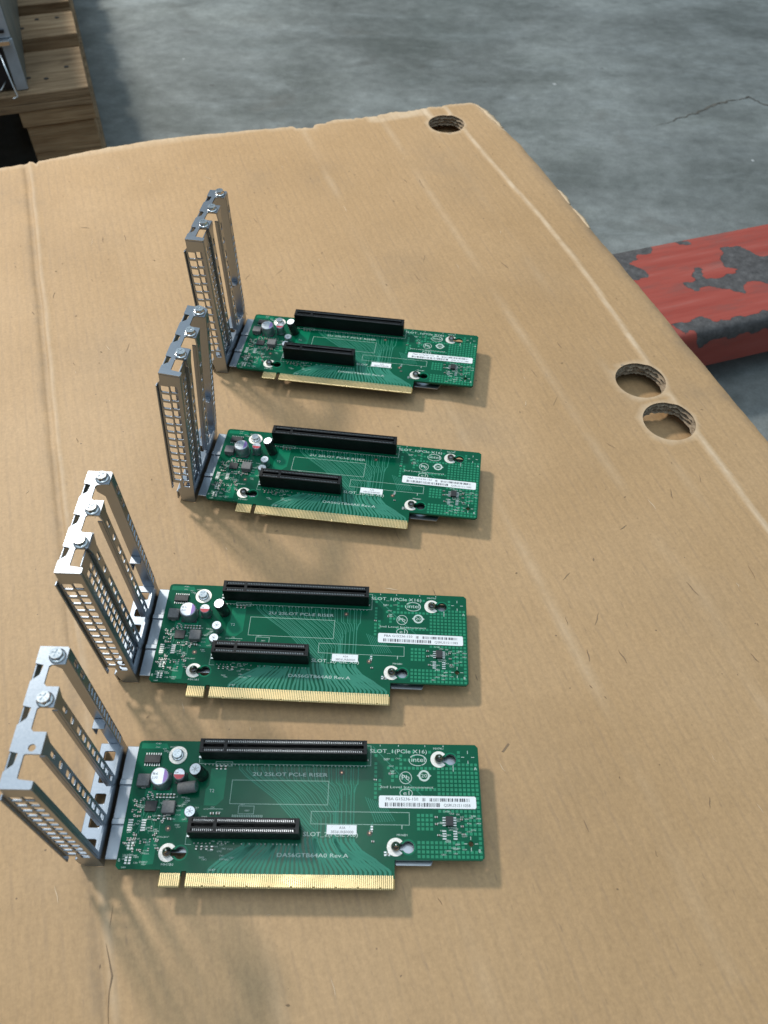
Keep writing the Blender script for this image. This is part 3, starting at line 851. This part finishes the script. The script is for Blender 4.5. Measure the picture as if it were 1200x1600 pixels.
def make_board_parts(root, serial, fallen, part_no='PBA G15236-150'):
    L = 185.0
    ol = [(2.0, 0), (0.5, -0.6), (0, -2.0), (0.0, -64.6), (1.5, -66.1), (22.6, -66.1), (22.6, -69.0), (33.2, -69.0), (33.2, -66.6), (35.6, -66.6), (35.6, -69.0), (139.4, -69.0), (139.4, -60.2), (183.6, -60.0), (185.0, -58.6), (185, -1.6), (183.4, 0)]
    holes = [keyhole(*p) for p in POSTS]+[circle(178.4, -52.0, 1.35, 14)]
    bd = MB().plate([ol]+holes, 1.6, XY(-1.6)).build('circuit_board', 'mask', root, bevel=0.2)
    # bare tongue and its gold contacts
    tg = MB()
    for a, b_ in ((22.6, 33.2), (35.6, 139.4)):
        tg.add([(x, y, z) for x in (a, b_) for y, z in ((-69.05, -1.6), (-74.1, -1.2), (-74.1, -0.35), (-73.4, 0.0), (-69.05, 0.0))],
               [(0, 1, 2, 3, 4), (9, 8, 7, 6, 5)]+[(i, i+5, (i+1) % 5+5, (i+1) % 5) for i in range(5)])
    ec = tg.build('edge_connector', 'fr4', root)
    m = MB(); x = 23.3
    while x < 139:
        if not (32.6 < x < 36.3):
            y1 = -73.5 if (int(x) % 11) else -72.9
            m.add([(x-0.31, -67.6, 0.06), (x-0.31, y1, 0.06), (x+0.31, y1, 0.06), (x+0.31, -67.6, 0.06)], [(0, 1, 2, 3)])
            m.add([(x-0.31, y1, 0.06), (x-0.31, -74.14, -0.3), (x+0.31, -74.14, -0.3), (x+0.31, y1, 0.06)], [(0, 1, 2, 3)])
        x += 1.0
    m.build('gold_contact', 'gold', ec, kind='stuff')
    rd = random.Random(11)
    # ---- copper under the mask: pours, squares, traces
    m = MB()
    m.plate([[(41, -15.0), (49.5, -15.0), (49.5, -31), (46, -34.5), (39.5, -34.5), (39.5, -26), (41, -24)]], 0.03, XY(0.0))
    m.plate([[(25, -36.5), (33, -36.5), (33, -43), (25, -43)]], 0.03, XY(0.0))
    m.plate([[(12.5, -52), (18.5, -50.5), (18.5, -63.5), (12.5, -64)]], 0.03, XY(0.0))
    m.plate([[(1.5, -1.5), (15, -1.5), (16.5, -4.5), (1.5, -4.5)]], 0.03, XY(0.0))
    m.plate([[(8, -22.5), (22, -26), (22, -31), (8, -30)]], 0.03, XY(0.0))
    m.build('copper_pour', 'mask_pour', bd, kind='stuff')
    m = MB()
    ex = [(150, 166, -13, -4.5), (130, 163, -37, -26), (140.5, 162, -24.2, -15), (160.5, 175, -51, -36.5), (134, 150.5, -60, -48.5), (158.5, 172.5, -11.5, -4), (176, 182, -55.5, -48.5), (174.5, 184, -10.5, -3), (130.5, 135, -18, -13)]
    yy = -4.4
    while yy > -59:
        xx = 127.0
        while xx < 184:
            ok = not any(a < xx < b_ and c < yy < d for a, b_, c, d in ex)
            if xx < 141: ok = ok and ((128 < xx < 132.4 and yy > -30) or (xx > 134 and yy > -22 and rd.random() < 0.55))
            if yy < -36 and xx < 172: ok = ok and (xx > 149.5 and (yy < -50.5 or xx < 160)) and not (150 < xx < 165 and -50 < yy < -45)
            if ok and not (yy > -12 and xx < 168 and rd.random() < 0.4):
                m.add([(xx-0.75, yy-0.75, 0.035), (xx+0.75, yy-0.75, 0.035), (xx+0.75, yy+0.75, 0.035), (xx-0.75, yy+0.75, 0.035)], [(0, 1, 2, 3)])
            xx += 2.25
        yy -= 2.25
    m.build('copper_squares', 'square', bd, kind='stuff')
    m = MB()
    # wide lines fanning from under the small slot down to the contacts
    fan = []
    for k in range(38):
        xb = 46.5+2.45*k; xt = 90+(xb-92)*0.60+1.2*math.sin(k*0.9)
        d = xb-xt; y0 = -52.8 if xt < 93 else -50.0-0.12*(k % 5)
        j1, j2 = rd.uniform(-.35, .35), rd.uniform(-.35, .35)
        p = [(xt, y0), (xt+0.02*d, y0-1.6), (xt+0.22*d+j1, -56.2), (xt+0.34*d+j1, -57.6), (xt+0.62*d+j2, -60.4), (xt+0.72*d+j2, -62.0), (xb-0.06*d, -64.8), (xb, -66.0), (xb, -67.6)]
        fan.append((xt, y0)); m.ribbon(p, 1.25, 0.04)
    # long lines from the big slot, round the small one, into the fan
    tg_ = [f for f in fan if f[0] > 93]
    for k, (x1, y1) in enumerate(tg_):
        t = k/(len(tg_)-1); x0 = 56+64*t; dx = x1-x0
        ya = -15.0-0.3*(k % 3); yb = -18.5-4*t+rd.uniform(-.3, .3); yc = max(yb-abs(dx)*0.75-2, -45)
        p = [(x0, -13.2), (x0, ya), (x0+dx*0.10, yb), (x0+dx*0.55, (yb+yc)/2+1.0), (x0+dx*0.92, yc), (x1-0.2, yc-2.0), (x1, y1)]
        m.ribbon(p, 0.5, 0.04)
        q = [(a+1.35, b_) for a, b_ in p[:-1]]
        if k < len(tg_)-1: m.ribbon(q, 0.34, 0.04)
    # slanted comb of matched lines and the long diagonal
    for k in range(9):
        m.ribbon([(124+1.25*k, -29-0.45*k), (129.5+1.25*k, -42+0.1*k)], 0.32, 0.04)
    m.ribbon([(127.5, -1.6), (145, -20), (153.5, -27.5), (160, -34.5)], 0.38, 0.04)
    m.ribbon([(128, -42), (125.5, -48)], 0.4, 0.04)
    for k in range(7):
        x0 = 6+2.0*k; m.ribbon([(x0, -31.5), (x0+0.6, -33.5), (x0+rd.uniform(-2, 3), -43), (x0+rd.uniform(-2, 2), -49)], 0.25, 0.04)
    m.build('copper_traces', 'trace', bd, kind='stuff')
    # ---- silkscreen
    m = MB(); z = 0.075
    m.text('2U 2SLOT PCI-E RISER', 63.5, -18.6, 2.0, z, 40)
    m.text('SLOT_1(PCIe X16)', 126.0, -5.2, 2.2, z, 31)
    m.text('SLOT_2(PCIE X8)', 92.5, -49.2, 2.2, z, 28)
    m.text('DAS6GTB64A0 Rev.A', 80.0, -59.4, 2.0, z, 36)
    m.text('2nd Level Interconnect', 131.5, -24.2, 1.3, z, 28.5)
    m.text('MH7A1', 160.6, -2.9, 1.1, z, 5.4); m.text('MH6B1', 140.5, -48.6, 1.1, z, 5.4); m.text('MH1B1', 22.5, -64.2, 1.2, z, 6.0)
    m.text('A', 182.2, -14.0, 1.7, z); m.text('B', 182.2, -56.2, 1.7, z); m.text('B', 0.9, -62.5, 1.5, z)
    m.text('J1B7', 46.6, -66.3, 0.9, z, 3.4); m.text('1', 143.0, -45.2, 2.2, z); m.text('T2', 41.5, -27.6, 1.7, z, 2.6)
    m.text('R6B1', 133.5, -8.8, 0.8, z, 3.2); m.text('U7B1', 165.0, -36.4, 0.8, z, 3.4)
    def ring(cx, cy, r, w_, sx=1.0, a0=0.0, a1=2*math.pi, n_=28):
        p = circle(cx, cy, r, n_, a0, a1 if a1-a0 < 6.28 else a1-1e-3)
        m.ribbon([(cx+(x-cx)*sx, y) for x, y in p], w_, z)
    ring(151.9, -9.0, 3.0, 0.42, 1.55, R(-75), R(150)); ring(151.9, -9.0, 3.0, 0.34, 1.55, R(165), R(300))
    m.text('intel', 148.5, -9.9, 2.7, z, 7.2)
    ring(145.3, -18.6, 3.2, 0.34); m.text('Pb', 143.2, -19.6, 2.6, z, 4.2); m.ribbon([(143.0, -16.3), (147.6, -20.9)], 0.34, z)
    ring(145.5, -26.8, 2.2, 0.34, 1.5); m.text('e1', 144.0, -27.7, 2.2, z, 3.2)
    ring(155.2, -17.4, 2.55, 1.0); m.text('20', 153.6, -18.3, 2.0, z, 3.2)
    for sx_ in (-1, 1): m.add([(155.2+sx_*3.0, -16.7, z), (155.2+sx_*3.9, -17.4, z), (155.2+sx_*3.0, -18.1, z)], [(0, 1, 2)])
    for cx, cy in ((179.2, -7.0), (178.4, -52.0)):
        for a in range(4):
            d = (math.cos(R(90*a)), math.sin(R(90*a)))
            m.ribbon([(cx+d[0]*1.9, cy+d[1]*1.9), (cx+d[0]*3.6, cy+d[1]*3.6)], 0.3, z)
    m.ribbon([(171, -11.5), (171, -15.0)], 0.3, z)
    for xx in (131.5, 141.5, 156, 166): m.ribbon([(xx, -0.6), (xx, -1.5)], 0.35, z)
    # tiny reference text around the parts
    for (x0, x1, y0, y1, cnt) in ((3, 22, -8, -2, 10), (2, 30, -56, -30, 60), (38, 58, -62, -52, 16), (160, 183, -51, -37, 34), (130, 140, -20, -6, 6), (162, 176, -58, -51, 12), (30, 62, -43, -34, 14), (2, 14, -66, -52, 18)):
        for k in range(cnt):
            xx, yy = rd.uniform(x0, x1), rd.uniform(y0, y1)
            if any(math.hypot(xx-px, yy-py) < 6.5 or math.hypot(xx-px-KEY, yy-py) < 5 for px, py in POSTS) or math.hypot(xx-178.4, yy+52) < 5: continue
            if 34 < xx < 92 and -51.5 < yy < -43: continue
            s_ = rd.choice('RCQU')+rd.choice('12678')+rd.choice('AB')+str(rd.randint(1, 40))
            m.text(s_, xx, yy, 0.75, z, rd.uniform(1.8, 2.8))
    m.build('silkscreen_print', 'silk', bd, kind='stuff')
    m = MB()
    def outline(x0, x1, y0, y1): m.ribbon([(x0, y0), (x1, y0), (x1, y1), (x0, y1), (x0, y0-0.01)], 0.24, 0.07)
    outline(53, 104.3, -33.4, -21.0); outline(96, 147, -43.1, -36.8); outline(43, 52, -13.5, -11.3)
    outline(58, 66, -38.5, -34.5); outline(34, 126.5, -12.4, -1.4)
    for k in range(18): m.add([(x_, y_, 0.07) for x_, y_ in rect(55+0.9*k, 55.45+0.9*k, -40.2, -39.0)], [(0, 1, 2, 3)])
    m.ribbon([(33, -44), (33, -54), (36, -54)], 0.2, 0.07); m.ribbon([(42, -36.2), (50, -36.2)], 0.25, 0.07)
    m.build('silkscreen_lines', 'silkdim', bd, kind='stuff')
    # ---- bare pads, solder dots, test points
    m = MB()
    def pad(x0, x1, y0, y1, zz=0.05): m.add([(x0, y0, zz), (x1, y0, zz), (x1, y1, zz), (x0, y1, zz)], [(0, 1, 2, 3)])
    for k in range(5):
        pad(2.2, 4.6, -42.6-1.25*k, -41.9-1.25*k); pad(9.0, 11.3, -42.6-1.25*k, -41.9-1.25*k)
    for k in range(4):
        pad(164.0, 166.0, -46.2-1.27*k, -45.6-1.27*k); pad(169.6, 171.6, -46.2-1.27*k, -45.6-1.27*k)
    for (x0, y0, nx_, ny_) in ((4, -54, 2, 3), (4, -61, 2, 3), (134, -57, 2, 2), (127, -44.5, 1, 2)):
        for a in range(nx_):
            for b_ in range(ny_): pad(x0+1.9*a, x0+1.2+1.9*a, y0-1.3*b_, y0+0.8-1.3*b_)
    m.build('solder_pads', 'tin', bd, kind='stuff')
    m = MB()
    for (x0, x1, y0) in ((37.5, 124, -12.9), (37.5, 90.5, -53.4)):
        x = x0
        while x < x1:
            if rd.random() < 0.82: m.lathe([(0.42, 0), (0.40, 0.18), (0.2, 0.32)], (x, y0+rd.uniform(-.06, .06), 0.02), 8)
            x += 2.0
    m.build('solder_dots', 'tin', bd, kind='stuff')
    for px, py in ((111.0, -16.3), (126.5, -47.4), (23.1, -46.3)):
        r_ = MB().plate([circle(px, py, 1.5, 18)], 0.03, XY(0.05)).build('test_point', 'ringdark', bd)
        MB().lathe([(0.62, 0.0), (0.6, 0.12), (0.4, 0.2)], (px, py, 0.06), 12).build('copper_dot', 'copperdot', r_)
    # ---- posts through keyholes
    for px, py in POSTS:
        MB().plate([circle(px, py, 4.5, 32, R(40), R(320))+circle(px, py, 2.2, 24, R(320), R(40))], 0.12, XY(0.02)).build('pad_ring', 'padring', bd)
        MB().plate([circle(px+KEY, py, 3.9, 24, R(-150), R(150))+circle(px+KEY, py, 3.1, 24, R(150), R(-150))], 0.05, XY(0.02)).build('pad_ring', 'mask_pour', bd)
        MB().lathe([(1.3, -5), (1.3, 0.3), (2.35, 0.7), (2.5, 1.3), (2.2, 2.2), (1.5, 2.9), (0.9, 3.5), (0.35, 4.6)], (px, py, 0), 20).build('mounting_post', 'pin', root)
    # ---- tray
    m = MB()
    m.plate([[(-7.6, -60.5), (20, -60.5), (22, -57), (136, -57), (140, -61.8), (158, -61.8), (161, -55), (176, -50), (176, -4), (-7.6, -1.5)], circle(60, -30, 9, 20), circle(105, -30, 9, 20)], 1.0, XY(-5.4))
    m.box(-7.4, 158, -3.9, -2.9, -11.2, -5.3); m.box(2, 136, -56.6, -55.6, -11.2, -5.3)
    for yc in (-21.5, -42): m.box(-7.6, -0.6, yc-1.6, yc+1.6, -4.5, -3.3)
    m.build('mounting_tray', 'tray', root, bevel=0.4)
    put_screw(root, (22.0, -8.0, 0.25), 0.5, 0, 0.92)
    MB().plate([circle(22, -8, 4.9, 28)], 0.2, XY(0.03)).build('washer', 'padring', root)
    # ---- slot connectors
    def slot(name, x0, x1, yb, label=None):
        yf = yb-7.5; H = 11.25
        m = MB(); yc = (yb+yf)/2
        m.box(x0, x1, yf, yc-0.9, 0.3, H-1.3); m.box(x0, x1, yc+0.9, yb, 0.3, H-1.3)
        m.box(x0, x1, yc-0.9, yc+0.9, 0.3, 3.0)
        for a, b_ in ((yf, yf+0.75), (yc-1.65, yc-0.9), (yc+0.9, yc+1.65), (yb-0.75, yb)): m.box(x0, x1, a, b_, H-1.29, H)
        m.box(x0, x0+1.8, yf+0.76, yb-0.76, H-2.5, H-0.02); m.box(x1-1.8, x1, yf+0.76, yb-0.76, H-2.5, H-0.02)
        m.box(x0+12.9, x0+14.5, yf+0.76, yb-0.76, H-3.5, H-0.03)
        x = x0+2.3
        while x < x1-2.2:
            m.box(x, x+0.42, yf+0.74, yc-1.64, H-1.3, H-0.12); m.box(x, x+0.42, yc+1.64, yb-0.74, H-1.3, H-0.12)
            x += 1.0
        o = m.build(name, 'black', root)
        p = MB(); x = x0+2.9
        while x < x1-2.2:
            for sy in (-1, 1):
                p.box(x-0.14, x+0.14, yc+sy*0.62-0.12, yc+sy*0.62+0.12, 2.5, H-3.2)
                p.box(x-0.16, x+0.16, yc+sy*2.35-0.5, yc+sy*2.35+0.5, H-1.29, H-0.35)
            x += 1.0
        p.build('contact_pins', 'pin', o, kind='stuff')
        t = MB()
        for sy in (0.9, -0.3, -1.5): t.box(x0-1.7, x0-0.02, yf+3.6+sy*1.8-0.4, yf+3.6+sy*1.8+0.5, 0.06, 1.3)
        t.build('end_terminals', 'tin', o, kind='stuff')
        return o
    slot('slot_connector', 35.4, 124.4, -2.7); slot('slot_connector', 35.2, 91.1, -43.6)
    # ---- capacitors
    def cap(x, y, r, h, body, mark=None, lean=(0, 0), base_r=None):
        ax = Matrix.Rotation(lean[0], 4, 'X') @ Matrix.Rotation(lean[1], 4, 'Y')
        o = MB().lathe([(r*0.94, 0), (r, 0.4), (r, 1.2), (r*0.93, 1.6), (r, 2.0), (r, h-0.7), (r*0.97, h-0.25), (r*0.88, h)], (0, 0, 0), 28).build('capacitor', body, root, (x, y, 0.05), ax.to_euler())
        t = MB().lathe([(r*0.88, 0), (r*0.86, 0.06)], (0, 0, h), 28).build('top_disc', 'alu', o)
        if not mark:
            q = MB()
            for a_ in (20, 80, 140): q.ribbon([(-r*0.6*math.cos(R(a_)), -r*0.6*math.sin(R(a_))), (r*0.6*math.cos(R(a_)), r*0.6*math.sin(R(a_)))], 0.22, h+0.075+a_*0.00005)
            q.build('vent_score', 'ferrite', o, kind='stuff')
        if mark:
            a0, a1, mt = mark
            MB().plate([circle(0, 0, r*0.85, 16, R(a0), R(a1))], 0.05, XY(h+0.07)).build('polarity_mark', mt, o)
            q = MB(); q.text('86', -r*0.75, r*0.1, r*0.28, h+0.075, r*0.6); q.text('330', -r*0.75, -r*0.3, r*0.28, h+0.075, r*0.6)
            q.build('printed_value', 'ink', o, kind='stuff')
        return o
    def smd_base(x, y, w_): MB().box(x-w_, x+w_, y-w_, y+w_, 0.05, 0.7).build('capacitor_base', 'chip', root, bevel=0.6)
    cap(16.2, -22.3, 5.0, 8.6, 'alu', (-60, 60, 'purple')); smd_base(16.2, -22.3, 4.6)
    cap(26.0, -20.6, 3.2, 7.2, 'alu', (-175, -5, 'red')); smd_base(26, -20.6, 3.0)
    cap(37.0, -19.0, 3.35, 12.5, 'sleeve', None, (R(3), R(-9)))
    cap(34.2, -39.4, 3.0, 6.2, 'alu', None)
    if fallen:
        cap(26.2, -26.8, 3.0, 9.5, 'ferrite', None, (R(-18), R(78))).location.z = 3.1*S
    else:
        cap(34.6, -31.0, 3.0, 6.2, 'alu', None)
    # ---- inductors and chips
    for x, y in ((6.8, -22.6), (22.2, -36.4)):
        i_ = MB().box(x-3.3, x+3.3, y-3.2, y+3.2, 0.2, 3.9).build('inductor', 'ferrite', root, bevel=0.5)
        MB().box(x-1.2, x+1.2, y-3.6, y+3.6, 0.06, 0.8).build('terminal', 'tin', i_)
    def soic(x, y, lx, ly, npin, along_x):
        o = MB().box(x-lx/2, x+lx/2, y-ly/2, y+ly/2, 0.25, 1.7).build('chip', 'chip', root, bevel=0.2)
        for k in range(npin):
            t = (k-(npin-1)/2)*1.27
            for s_ in (-1, 1):
                if along_x: q = MB().box(x+t-0.25, x+t+0.25, y+s_*(ly/2+0.7)-0.7, y+s_*(ly/2+0.7)+0.7, 0.06, 0.5)
                else: q = MB().box(x+s_*(lx/2+0.8)-0.8, x+s_*(lx/2+0.8)+0.8, y+t-0.27, y+t+0.27, 0.06, 0.5)
                q.build('pin', 'tin', o)
    soic(9.0, -10.6, 8.4, 4.4, 7, True)
    soic(167.8, -41.2, 3.9, 4.9, 4, False)
    MB().box(9.4, 15.4, -38.0, -32.6, 0.1, 0.95).build('chip', 'chip', root, bevel=0.1)
    # ---- small chip parts
    bod, ter = MB(), MB()
    def chip(x, y, l, w_, h, horiz):
        a, b_ = (l, w_) if horiz else (w_, l)
        bod.box(x-a/2*0.62, x+a/2*0.62, y-b_/2*(1 if horiz else .62), y+b_/2*(1 if horiz else .62), 0.06, h)
        for s_ in (-1, 1):
            if horiz: ter.box(x+s_*a*0.41-a*0.1, x+s_*a*0.41+a*0.1, y-b_/2, y+b_/2, 0.05, h+0.02)
            else: ter.box(x-a/2, x+a/2, y+s_*b_*0.41-b_*0.1, y+s_*b_*0.41+b_*0.1, 0.05, h+0.02)
    for k in range(6): chip(14.8+1.75*k, -30.0, 2.1, 1.1, 0.9, False)
    for k in range(3): chip(44+2.3*k, -14.6, 1.9, 1.0, 0.8, False)
    for k in range(4): chip(39+2.6*k, -55.6, 1.7, 0.9, 0.7, False)
    chip(47, -55.8, 1.8, 1.3, 0.9, False); chip(23, -41.6, 1.8, 1.0, 0.8, True); chip(17.5, -40.9, 1.8, 1.2, 0.8, False); chip(20.4, -40.9, 1.8, 1.2, 0.8, False)
    chip(44.6, -38.6, 1.8, 1.0, 0.8, True); chip(47.6, -38.6, 1.8, 1.0, 0.8, True)
    for k in range(80):
        x, y = rd.uniform(2.0, 21), rd.uniform(-58, -27)
        if 8 < x < 16.6 and -39.5 < y < -31.5 or x > 17 and y > -41: continue
        if 1.5 < x < 12 and -48.5 < y < -41: continue
        chip(x, y, 1.3, 0.7, 0.5, rd.random() < 0.5)
    for x, y in ((161, -39), (161, -42.5), (174, -40), (174.3, -43.5), (162, -48), (175, -47.5), (129, -20.0), (136, -57.5), (128.2, -51.5), (127.2, -46.6), (137, -16.5), (124.5, -9.5)): chip(x, y, 1.4, 0.8, 0.5, True)
    bod.build('chip_bodies', 'smd', root, kind='stuff'); ter.build('chip_terminals', 'tin', root, kind='stuff')
    # ---- stickers
    lb = MB().plate([rrect(131.1, 182.3, -34.6, -28.2, 0.9, 3)], 0.12, XY(0.09)).build('label_sticker', 'paper', root)
    m = MB(); zz = 0.225
    m.text(part_no, 134.8, -30.6, 1.55, zz, 17.0)
    def bars(x0, x1, y0, y1):
        x = x0
        while x < x1:
            w_ = rd.choice((0.22, 0.22, 0.45, 0.7)); m.add([(x, y0, zz), (x+w_, y0, zz), (x+w_, y1, zz), (x, y1, zz)], [(0, 1, 2, 3)]); x += w_+rd.choice((0.3, 0.3, 0.6))
    bars(154, 155.5, -31, -29.3); bars(157.8, 178.6, -31, -29.3); bars(134.3, 163.2, -33.8, -31.8)
    m.text(serial, 165.2, -33.6, 1.55, zz, 14)
    m.build('label_print', 'ink', lb, kind='stuff')
    lb = MB().plate([rect(104.4, 119.8, -48.2, -43.5)], 0.1, XY(0.09)).build('label_sticker', 'paper', root)
    m = MB(); m.text('A3A', 110.8, -45.5, 1.3, 0.2, 3.2); m.text("'", 107, -45.5, 1.3, 0.2); m.text("'", 116.2, -45.5, 1.3, 0.2); m.text('3BS6URB0000', 106.6, -47.6, 1.4, 0.2, 11.6)
    m.build('label_print', 'ink', lb, kind='stuff')

LBL = ['green riser card nearest the viewer, one bracket screw missing and open slots',
       'second nearest green riser card, bracket with a perforated slot cover, behind the front one',
       'third nearest green riser card with its bracket leaning right in front of the farthest one',
       'farthest green riser card with gold edge connector and upright metal bracket']
SER = ['QSRU31511058', 'QSRU31511085', 'QSRU31511080', 'QSRU31511081']

def copy_tree(o, parent):
    c = o.copy(); COL.objects.link(c); c.parent = parent
    for ch in [q for q in bpy.data.objects if q.parent == o]: copy_tree(ch, c)
    return c
roots = []
def riser_root(i):
    mtx = RM[i].copy(); t = mtx.translation
    rt = empty('riser_card', (t.x, t.y, t.z), mtx.to_euler(), LBL[i], 'circuit board', 'riser cards lined up on the cardboard box')
    return rt
for i in (0, 1):
    rt = riser_root(i); roots.append(rt)
    make_board_parts(rt, SER[i], i == 0)
for i in (2, 3):
    rt = riser_root(i); roots.append(rt)
    kids = [q for q in bpy.data.objects if q.parent == roots[1]]
    for ch in kids:
        c_ = copy_tree(ch, rt)
        if ch.name.startswith('capacitor') and 'base' not in ch.name:
            c_.rotation_euler.rotate_axis('X', R(rnd.uniform(-4, 4))); c_.rotation_euler.rotate_axis('Y', R(rnd.uniform(-4, 4)))
        if ch.name.startswith('label_sticker'):
            c_.location = (rnd.uniform(-0.5, 0.5)*S, rnd.uniform(-0.4, 0.4)*S, 0)
            piv = Vector((156, -31, 0))*S; a_ = R(rnd.uniform(-0.5, 0.5)); c_.rotation_euler = (0, 0, a_)
            c_.location += piv-Matrix.Rotation(a_, 3, 'Z') @ piv
for i, rt in enumerate(roots):
    b = make_bracket(rt, RISERS[i][6])
    sy = [-4.7, -25.0, -45.6]
    for k, y in enumerate(sy):
        if i == 0 and k == 2: continue
        up_ = 0.85 if (k == 2) else 0.05
        put_screw(b, (-12.9-BO[0], y-BO[1], BT+up_-BO[2]), rnd.uniform(0, 1.5), R(rnd.uniform(-2, 2)))
    if i > 0: make_cover(b)
